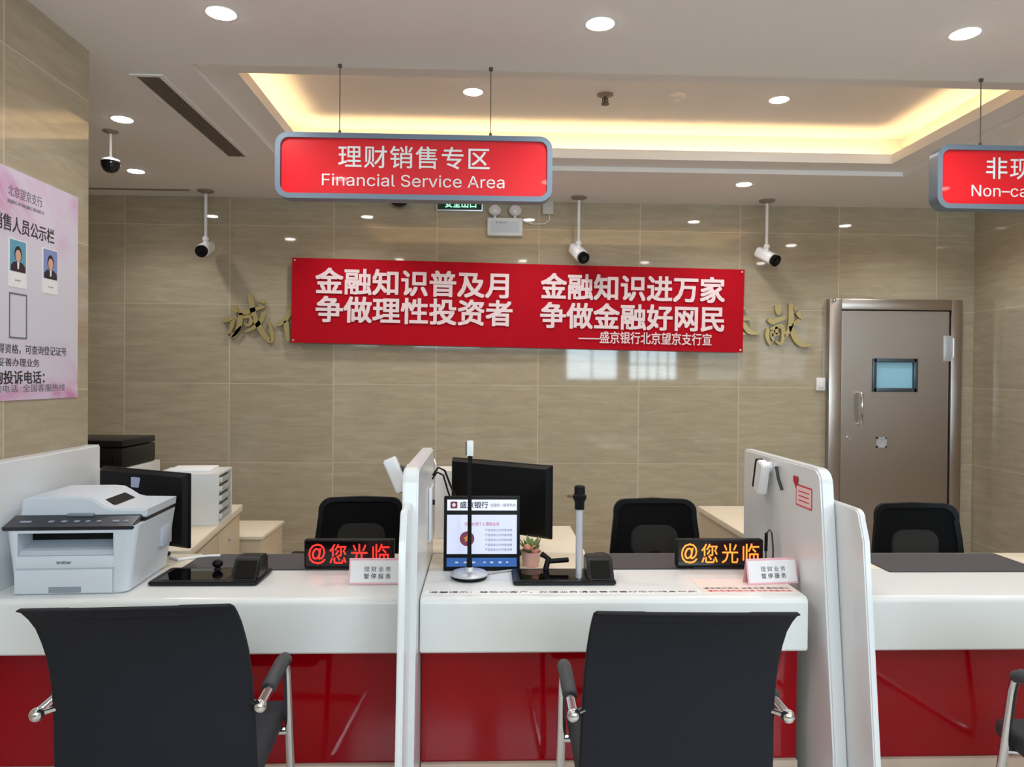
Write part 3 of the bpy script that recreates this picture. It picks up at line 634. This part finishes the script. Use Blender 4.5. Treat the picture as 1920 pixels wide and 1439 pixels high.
# ------------------------------------------------------------------ slim pole lamp
lp = thing('desk_lamp', 'slim black pole with white tip on round silver base, middle counter', 'lamp', (-.05, 2.668, ZT+.001))
b = MB().lathe([(.060, 0), (.064, .004), (.066, .012), (.064, .014)], n=36).build('foot', M_BLACKM, lp)
MB().lathe([(.067, .013), (.067, .018), (.060, .023), (.02, .028), (.012, .04)], n=36).build('base', M_SATIN, lp)
MB().lathe([(.0125, .028), (.010, .05), (.0075, .09), (.0065, .42), (.009, .432), (.009, .438)]).build('pole', M_BLACKM, lp)
MB().box(-.0125, .0125, -.009, .009, .436, .492, .004).build('white_head', M_CAMW, lp)
MB().box(-.016, -.0115, -.008, .008, .44, .488, .001).build('head_side', M_PAD, lp)
ca = MB().tube([(.012, 2.705, ZT+.005), (.05, 2.735, ZT+.005), (.09, 2.752, ZT+.005), (.15, 2.768, ZT+.005), (.23, 2.775, ZT+.005)], .004, n=8).build('lamp_cable', mat('grey_cable', (168, 166, 170), .5)); tag(ca, 'pale grey cable between the lamp base and the middle terminal', 'cable')

# ------------------------------------------------------------------ red LED signs
def led(x, y, label, rgb, rz=0):
    s = thing('led_sign', label, 'sign', (x, y, ZT+.001), rz, 'black led message signs')
    MB().box(-.165, .165, 0, .035, .008, .112, .004).build('case', M_BLACKM, s)
    MB().box(-.158, .158, -.0012, 0, .016, .106).build('screen', mat('led_screen', (14, 6, 10), .12), s, smooth=False)
    m = mat('led_dots', rgb, .5, emit=rgb, estr=1.5)
    for k, ch in enumerate(('@', '您', '光', '临')): text(ch, .080, m, s, T((-.118+k*.078, -.0016, .061)), bold=.004, ext=.0003, width=.062)
    MB().box(-.10, .10, .004, .03, 0, .008).build('foot', M_BLACK, s)
    return s
led(-.497, 2.78, 'red lit message sign by left face of middle partition', (255, 42, 30))
led(.892, 2.78, 'orange lit message sign on the middle counter at right', (255, 138, 40))

# ------------------------------------------------------------------ tent cards
def tent(x, y, rz, label, l1, l2):
    s = thing('tent_card', label, 'card', (x, y, ZT+.0015), rz, 'folded tent cards on counters')
    w, h, dp = .094, .086, .045
    f = [(0, 0), (.003, 0), (dp/2+.0015, h-.004), (2*dp-.003-.0+.0-dp, 0), (dp, 0), (dp/2, h)]
    MB().prism([(0, 0), (.0025, 0), (dp/2, h-.005), (dp-.0025, 0), (dp, 0), (dp/2, h)], 'x', -w, w).build('card', M_PINK, s, smooth=False)
    a = math.atan2(dp/2, h); A = RX(-a)
    q = MB().box(-w+.005, w-.005, -.0012, -.0002, .006, h-.005); q.xf(A); q.build('face', M_PAPER, s, smooth=False)
    text(l1, .019, M_TXTG, s, A @ T((.004, -.0015, .052)), ext=.0002, bold=.01, width=.092)
    text(l2, .019, M_TXTK, s, A @ T((.004, -.0015, .028)), ext=.0002, bold=.01, width=.092)
tent(-.37, 2.585, 0, 'white tent card in front of the red message sign', '理 财 业 务', '暂 停 服 务')
tent(1.018, 2.578, .12, 'white tent card with pink edge beside right partition', '理 财 业 务', '暂 停 服 务')

# ------------------------------------------------------------------ looped pen holder
pn = thing('pen_holder', 'thin black looped pen cord standing behind the right tent card', 'pen', (1.072, 2.78, ZT+.001))
MB().lathe([(.022, 0), (.022, .006), (.008, .01)]).build('base', M_BLACK, pn)
MB().tube([(-.004, 0, .006), (-.006, 0, .10), (-.002, -.004, .140), (.006, -.006, .152), (.014, -.008, .140), (.018, -.012, .08), (.018, -.012, .02)], .0032, n=8).build('cord', M_PAD, pn)
MB().cyl((-.005, 0, .07), (-.004, 0, .138), .006).build('pen', M_BLACKM, pn)

# ------------------------------------------------------------------ computer monitors seen from behind
def monitor(x, y, rz, label, sticker, dz=0):
    s = thing('computer_monitor', label, 'monitor', (x, y, ZT+.001), rz, 'black staff monitors')
    MB().box(-.25, .25, 0, .012, .085+dz, .375+dz, .003).build('screen_bezel', M_BLACKM, s)
    MB().loft([[(-.247, -.001, .088), (.247, -.001, .088), (.247, -.001, .372), (-.247, -.001, .372)], [(-.235, -.02, .10), (.235, -.02, .10), (.235, -.02, .36), (-.235, -.02, .36)], [(-.15, -.034, .13), (.15, -.034, .13), (.15, -.034, .29), (-.15, -.034, .29)]]).xf(T((0, 0, dz))).build('back_shell', M_BLACKM, s)
    MB().box(-.03, .03, -.05, -.03, .01, .20, .004).build('neck', M_BLACKM, s)
    MB().prism(rrect(-.10, .10, -.09, .06, .03), 'z', 0, .012, .003).build('foot', M_BLACKM, s)
    if sticker: MB().box(-.02+sticker, .02+sticker, -.034, -.024, .308+dz, .346+dz).build('sticker', mat('blue_white_sticker', (176, 182, 216), .5), s, smooth=False)
    return s
monitor(-1.352, 3.02, -.48, 'black monitor back with small white sticker behind grey printer', -.012, -.034)
monitor(.064, 3.055, -.64, 'large black monitor back behind the small customer screen', 0)

# ------------------------------------------------------------------ staff side desks, drawers, boxes behind the counter
sdk = thing('side_desk', 'cream side desk running back behind the left counter', 'desk', (-1.25, 3.10, 0), .125)
MB().box(-.375, .045, 0, 1.12, ZT-.035, ZT, .003).build('desk_top', M_WOOD, sdk)
MB().box(-.36, .02, .02, 1.10, .05, ZT-.036).build('cabinet', M_WOODD, sdk, smooth=False)
for k in range(2):
    dd_ = MB().box(.021, .036, .04+k*.53, .55+k*.53, .07, ZT-.05, .002).build('door', M_WOODD, sdk)
    MB().box(.037, .047, .27+k*.53, .32+k*.53, .60, .61, .002).build('handle', M_SATIN, dd_)
MB().box(-.36, .02, .03, 1.09, 0, .049).build('kickboard', M_PLINTH, sdk, smooth=False)
pd = thing('pedestal', 'low beige cabinet just beyond the left side desk', 'cabinet', (-1.36, 4.47, 0))
MB().box(-.45, .10, -.2, .25, 0, .52, .003).build('body', M_WOODD, pd)
MB().box(-.45, .11, -.21, .26, .521, .54, .002).build('top', M_WOOD, pd)

dbx = thing('drawer_box', 'white five-drawer desktop file box on left side desk', 'drawer unit', (-1.268, 3.62, ZT+.001), .125)
sh = MB(); W_, D_, H_ = .30, .30, .245
sh.box(-W_, 0, 0, .008, 0, H_).box(-W_, 0, D_-.008, D_, 0, H_).box(-W_, 0, .008, D_-.008, 0, .008).box(-W_, 0, .008, D_-.008, H_-.010, H_).box(-W_, -W_+.008, .008, D_-.008, .008, H_-.01)
sh.build('case', M_WHITE, dbx, smooth=False)
for k in range(5):
    z = .012+k*.0445
    q = MB().box(-W_+.02, -.004, .012, D_-.012, z, z+.026, .002).build('drawer', mat('grey_drawer', (176, 178, 174), .5), dbx)
    MB().box(-.012, .004, .03, .06, z+.012, z+.034, .002).build('drawer_knob', M_WHITE, q)
MB().box(-W_+.02, -.02, .01, D_-.01, .01, H_-.012).build('inner_shade', mat('drawer_gap_shade', (52, 54, 50), .7), dbx, smooth=False)  # dark filler block paints the shade seen between the drawers
MB().box(-.26, -.06, .10, D_-.02, H_, H_+.012, .003).build('top_sheet', M_PAPER, dbx)

cb = thing('white_cabinet', 'white cabinet under the black printer near back wall', 'cabinet', (-2.28, 4.45, 0))
MB().box(-.30, .16, 0, .52, 0, .895, .004).build('body', M_WHITE, cb)
MB().box(-.28, .14, -.008, -.001, .06, .86, .002).build('door', M_WHITE, cb)
bp_ = thing('black_printer', 'black office printer on white cabinet in far left corner', 'printer', (-2.28, 4.45, .896))
MB().box(-.26, .155, .02, .46, 0, .12, .01).build('body', M_BLACK, bp_)
MB().box(-.26, .155, .02, .46, .124, .165, .008).build('lid', M_BLACK, bp_)
MB().box(-.20, .10, .005, .03, .03, .07, .003).build('output_tray', M_BLACKM, bp_)

rdk = thing('credenza', 'cream low cabinet behind middle booth, left of right partition', 'cabinet', (1.21, 3.30, 0))
MB().box(0, .34, 0, .88, ZT-.03, ZT, .003).build('top', M_WOOD, rdk)
MB().box(.012, .33, .01, .87, .06, ZT-.031).build('body', M_WOODD, rdk, smooth=False)
MB().box(.03, .31, .03, .85, 0, .059).build('kickboard', M_PLINTH, rdk, smooth=False)
ws = thing('file_holder', 'white upright file holder left of the large black monitor', 'file box', (-.168, 3.44, ZT+.001), .1)
MB().box(-.06, .06, -.11, .12, 0, .012).box(-.06, -.054, -.11, .12, .012, .33).box(.054, .06, -.11, .12, .012, .33).box(-.054, .054, -.11, -.104, .012, .30).build('holder', M_PAPER, ws, smooth=False)
MB().box(-.045, .045, -.09, .11, .013, .295).build('papers', mat('file_papers', (220, 214, 204), .7), ws, smooth=False)
tr = thing('desk_shelf', 'low cream desk board behind the middle terminal', 'desk', (.20, 3.06, 0))
MB().box(-.44, .22, .0, .55, ZT-.02, ZT+.0, .002).build('desk_top', M_WOOD, tr)
MB().box(-.34, -.32, .02, .28, 0, ZT-.021).box(.18, .20, .02, .28, 0, ZT-.021).build('support', M_WOODD, tr, smooth=False)

# small pot plant
pl = thing('potted_plant', 'tiny green plant in pink pot beside the customer screen', 'plant', (.182, 2.84, ZT+.001))
MB().lathe([(.026, 0), (.030, .004), (.038, .05), (.040, .056), (.036, .056), (.034, .048)]).build('pot', mat('pale_pink_pot', (228, 176, 164), .45), pl)
lv = MB(); rnd = random.Random(3)
for k in range(26):
    a = rnd.uniform(0, 2*PI); e_ = rnd.uniform(.2, 1.3); L_ = rnd.uniform(.035, .075); b0 = Vector((math.cos(a)*.012, math.sin(a)*.012, .05)); dv = Vector((math.cos(a)*math.cos(e_), math.sin(a)*math.cos(e_), math.sin(e_)))
    sd_ = Vector((-math.sin(a), math.cos(a), 0))*.011; m_ = b0+dv*L_*.55+Vector((0, 0, .004)); tip = b0+dv*L_
    lv.quad([b0, m_-sd_, tip, m_+sd_])
lv.build('leaves', mat('leaf_green', (104, 124, 66), .5, noise=.2, nscale=60), pl)
MB().sph((.012, -.02, .066), .017).sph((-.016, -.018, .074), .015).build('flower', mat('salmon_flower', (214, 138, 120), .6), pl)
kb = tag(MB().tube([(-1.23, 2.97, ZT+.005), (-1.18, 2.93, ZT+.005), (-1.13, 2.96, ZT+.006), (-1.09, 2.985, ZT+.005), (-1.04, 2.99, ZT+.005)], .006, n=8).build('white_cable', M_CAMW), 'white cable lying on the cream desk under the left monitor', 'cable')

# ------------------------------------------------------------------ small things fixed to the partitions
def clamp_camera(loc, side, label):
    r = thing('booth_camera', label, 'security camera', loc, 0, 'small white cameras fixed to partitions')
    s = side
    MB().cyl((0, 0, 0), (s*.012, 0, 0), .024).build('wall_plate', M_CAMW, r)
    MB().tube([(s*.01, 0, 0), (s*.035, 0, .012), (s*.05, -.005, .004)], .009).build('arm', M_PAD, r)
    A = T((s*.050, -.01, -.012)) @ Matrix.Rotation(s*.42, 4, 'Y')
    b = MB().prism(rrect(-.024, .024, -.022, .022, .01), 'z', -.062, .062, .004); b.xf(A); b.build('body', M_CAMW, r)
    l = MB().cyl((0, 0, -.064), (0, 0, -.061), .018); l.xf(A); l.build('lens', M_BLACKG, r)
    return r
clamp_camera((-.26, 2.66, 1.115), -1, 'white tilted camera on left side of middle partition')
r = thing('booth_camera', 'white camera with black edge fixed on the right partition', 'security camera', (1.118, 2.87, 1.077), 0, 'small white cameras fixed to partitions')
MB().cyl((0, .0, .03), (-.02, .0, .03), .022).build('wall_plate', M_CAMW, r)
q = MB().prism(rrect(-.03, .03, -.075, .055, .012), 'x', -.052, -.018, .004); q.xf(RX(.30)); q.build('body', M_CAMW, r)
q = MB().prism(rrect(.030, .052, -.072, .05, .008), 'x', -.05, -.02, .003); q.xf(RX(.30)); q.build('side_plate', M_BLACKM, r)
MB().tube([(-.004, -.06, .035), (-.012, -.085, .04), (-.012, -.105, .0), (-.006, -.125, -.04)], .006).build('cable', M_PAD, r)
stk = thing('sticker', 'small white notice with red heart and border on right partition', 'sticker', (1.1195, 2.58, 1.047))
MB().box(-.0012, 0, -.075, .055, -.045, .03).build('red_edge', M_TXTR, stk, smooth=False)
MB().box(-.0018, -.0010, -.070, .048, -.040, .024).build('paper', mat('pale_pink_paper', (236, 208, 206), .6), stk, smooth=False)
hp = [(.056+.022*math.sin(a)**3*1.0, .04+.0015*(13*math.cos(a)-5*math.cos(2*a)-2*math.cos(3*a)-math.cos(4*a))) for a in [2*PI*k/24 for k in range(24)]]
MB().prism(hp, 'x', -.0026, -.0014).build('heart', mat('red_heart', (184, 30, 52), .5), stk, smooth=False)
for k in range(3): text('▬▬▬', .014, M_TXTR, stk, T((-.0020, -.012, .008-.016*k)) @ RZ(-PI/2), ext=.0001, width=.085)
sk = thing('socket_plate', 'pale socket plate with black cords on the middle partition side', 'socket', (-.207, 2.86, .97))
MB().box(0, .012, -.05, .09, -.14, .06, .003).build('plate', M_CAMW, sk)
MB().tube([(.01, .02, .10), (.03, .03, .13), (.055, .05, .115), (.075, .06, .06), (.11, .03, -.01)], .004).tube([(.01, -.01, .09), (.028, .0, .115), (.05, .03, .10), (.07, .04, .03), (.10, .02, -.04)], .0035).build('cord', M_BLACKM, sk)
MB().cyl((.011, 0, .0), (.02, 0, .0), .01).build('plug', M_BLACKM, sk)

# ------------------------------------------------------------------ visitor chairs (cantilever, arms, mesh back)
def visitor_chair(loc, rz, label):
    c = thing('visitor_chair', label, 'chair', loc, rz, 'black visitor chairs in front of the counters')
    zs = [.40, .47, .54, .60, .66, .72, .78, .825, .868, .902, .926, .941]; ys = [.03, .008, 0, -.004, -.012, -.026, -.048, -.074, -.104, -.138, -.168, -.192]
    g = MB(); nx = 16; G = {}
    for side in (0, 1):
        for i in range(nx+1):
            u = i/nx*2-1
            for j, z in enumerate(zs):
                t_ = j/(len(zs)-1); hw = .241-.019*t_+(.004*max(0, t_-.75)/.25)
                y = ys[j]+.022*u*u*(1-.3*t_) + (.022 if side else 0)
                G[side, i, j] = g.bm.verts.new((u*hw, y, z - (.004*u*u if j == len(zs)-1 else 0)))
    nz = len(zs)-1
    for i in range(nx):
        for j in range(nz):
            g.bm.faces.new((G[0, i, j], G[0, i+1, j], G[0, i+1, j+1], G[0, i, j+1])); g.bm.faces.new((G[1, i, j], G[1, i, j+1], G[1, i+1, j+1], G[1, i+1, j]))
    for i in range(nx):
        for j in (0, nz): g.bm.faces.new((G[0, i, j], G[1, i, j], G[1, i+1, j], G[0, i+1, j]))
    for j in range(nz):
        for i in (0, nx): g.bm.faces.new((G[0, i, j], G[0, i, j+1], G[1, i, j+1], G[1, i, j]))
    bk = g.build('backrest', M_MESH, c)
    bk.modifiers.new('bev', 'BEVEL').width = .005
    sm = MB().tube([(u*.219, ys[-3]-.003+.022*u*u*.75, zs[-3]+.004) for u in [k/8-1 for k in range(17)]], .0022, n=6)
    sm.build('seam', M_BLACKM, bk)
    MB().box(-.235, .235, .03, .47, .395, .455, .022, 3).build('seat', mat('charcoal_seat_fabric', (38, 39, 46), .8, noise=.08, nscale=300), c)
    for s in (-1, 1):
        x = s*.257
        P = [(x, -.012, .642), (x, .12, .642), (x, .265, .642), (x, .298, .637), (x, .320, .619), (x, .332, .587), (x, .362, .44), (x, .400, .25), (x, .432, .07), (x, .430, .035), (x, .405, .014), (x, .33, .0125), (x, -.20, .0125)]
        fr_ = MB().tube(P, .0125, n=12).build('arm_frame', M_CHROME, c)
        MB().sph((x, -.014, .642), .0165).cyl((x, -.01, .642), (x-s*.032, .018, .642), .007).build('end_cap', M_CHROME, fr_)
        MB().tube([(x, .085, .645), (x, .09, .646), (x, .255, .647), (x, .291, .643), (x, .316, .630)], [.015, .0195, .0195, .0185, .017], n=12).build('arm_pad', M_PAD, c)
    for P, r_ in (([(-.257, .370, .40), (.257, .370, .40)], .011), ([(-.257, -.19, .0125), (.257, -.19, .0125)], .0125)): MB().tube(P, r_).build('cross_bar', M_CHROME, c)
    return c
ch0 = visitor_chair((-.80, 1.835, 0), .07, 'black high-back visitor chair at lower left')
dup(ch0, (.476, 1.78, 0), -.03, 'black high-back visitor chair in front of the middle counter')
dup(ch0, (1.695, 1.665, 0), -.12, 'black visitor chair cut off by the right edge')

# ------------------------------------------------------------------ staff chairs behind the counter
def staff_chair(loc, rz, label):
    c = thing('office_chair', label, 'chair', loc, rz, 'black office chairs behind the counters')
    zb_, zt_ = .50, .86
    def outline(k, o=0):
        pts = []
        for (x, z) in ((.225, zb_), (.222, .60), (.212, .70), (.202, .78)): pts.append((x-o, z+(o if z == zb_ else 0)))
        pts += [(a-o*.8, b-o*.8) for a, b in arc(.202-.055, zt_-.055, .055, 0, PI/2, 6)]
        pts += [(0, zt_+.003-o)]
        return pts + [(-a, b) for a, b in pts[::-1][1:]]
    def yv(x, z): return .03*(x/.2)**2*-1 + .04*((z-.6)/.3)**2*.5
    O = outline(1); I = outline(1, .024); n = len(O); g = MB(); bm = g.bm
    R = [[bm.verts.new((p[0], yv(*p)+dy, p[1])) for p in P] for P, dy in ((O, -.012), (I, -.012), (I, .012), (O, .012))]
    for a in range(4):
        for k in range(n): bm.faces.new((R[a][k], R[a][(k+1) % n], R[(a+1) % 4][(k+1) % n], R[(a+1) % 4][k]))
    g.build('back_frame', M_BLACKM, c)
    nb = MB(); bm = nb.bm; zc_ = .68; loops = []
    for dy in (-.004, .004):
        for q in (1.0, .75, .5, .25):
            loops.append([bm.verts.new((p[0]*q, yv(p[0]*q, zc_+(p[1]-zc_)*q)+dy, zc_+(p[1]-zc_)*q)) for p in I])
    for h_ in (0, 4):
        for a in range(3):
            for k in range(n): bm.faces.new((loops[h_+a][k], loops[h_+a][(k+1) % n], loops[h_+a+1][(k+1) % n], loops[h_+a+1][k]))
        bm.faces.new(loops[h_+3])
    for k in range(n): bm.faces.new((loops[0][k], loops[0][(k+1) % n], loops[4][(k+1) % n], loops[4][k]))
    nb.build('back_net', M_NET, c)
    MB().prism(rrect(-.115, .115, .58, .735, .06), 'y', -.020, -.004, .005).build('lumbar_pad', mat('grey_lumbar', (38, 35, 32), .8, noise=.25, nscale=14), c)
    MB().box(-.24, .24, -.48, -.02, .42, .49, .025, 3).build('seat', M_NET, c)
    MB().box(-.03, .03, -.02, .035, .40, .62, .01).build('back_bracket', M_BLACK, c)
    MB().cyl((0, -.25, .10), (0, -.25, .42), .028).build('gas_column', M_BLACK, c)
    for k in range(5):
        a = 2*PI*k/5+.3; dx, dy = math.cos(a), math.sin(a)
        lg_ = MB().tube([(0, -.25, .11), (dx*.15, -.25+dy*.15, .095), (dx*.29, -.25+dy*.29, .075)], [.026, .02, .014], n=8).build('leg', M_BLACK, c)
        MB().cyl((dx*.29-dy*.012, -.25+dy*.29+dx*.012, .028), (dx*.29+dy*.012, -.25+dy*.29-dx*.012, .028), .028).cyl((dx*.29, -.25+dy*.29, .03), (dx*.29, -.25+dy*.29, .075), .008).build('caster', M_BLACKM, lg_)
    for s in (-1, 1):
        MB().tube([(s*.23, -.22, .44), (s*.275, -.22, .46), (s*.28, -.22, .60)], .013).box(s*.28-.03, s*.28+.03, -.34, -.10, .60, .625, .01).build('armrest', M_BLACKM, c)
    return c
sc0 = staff_chair((-.594, 3.66, 0), .04, 'black office chair behind the left counter')
dup(sc0, (.832, 3.62, 0), 0, 'black office chair behind the middle counter')
dup(sc0, (2.06, 3.50, 0), 0, 'black office chair in front of the steel door')
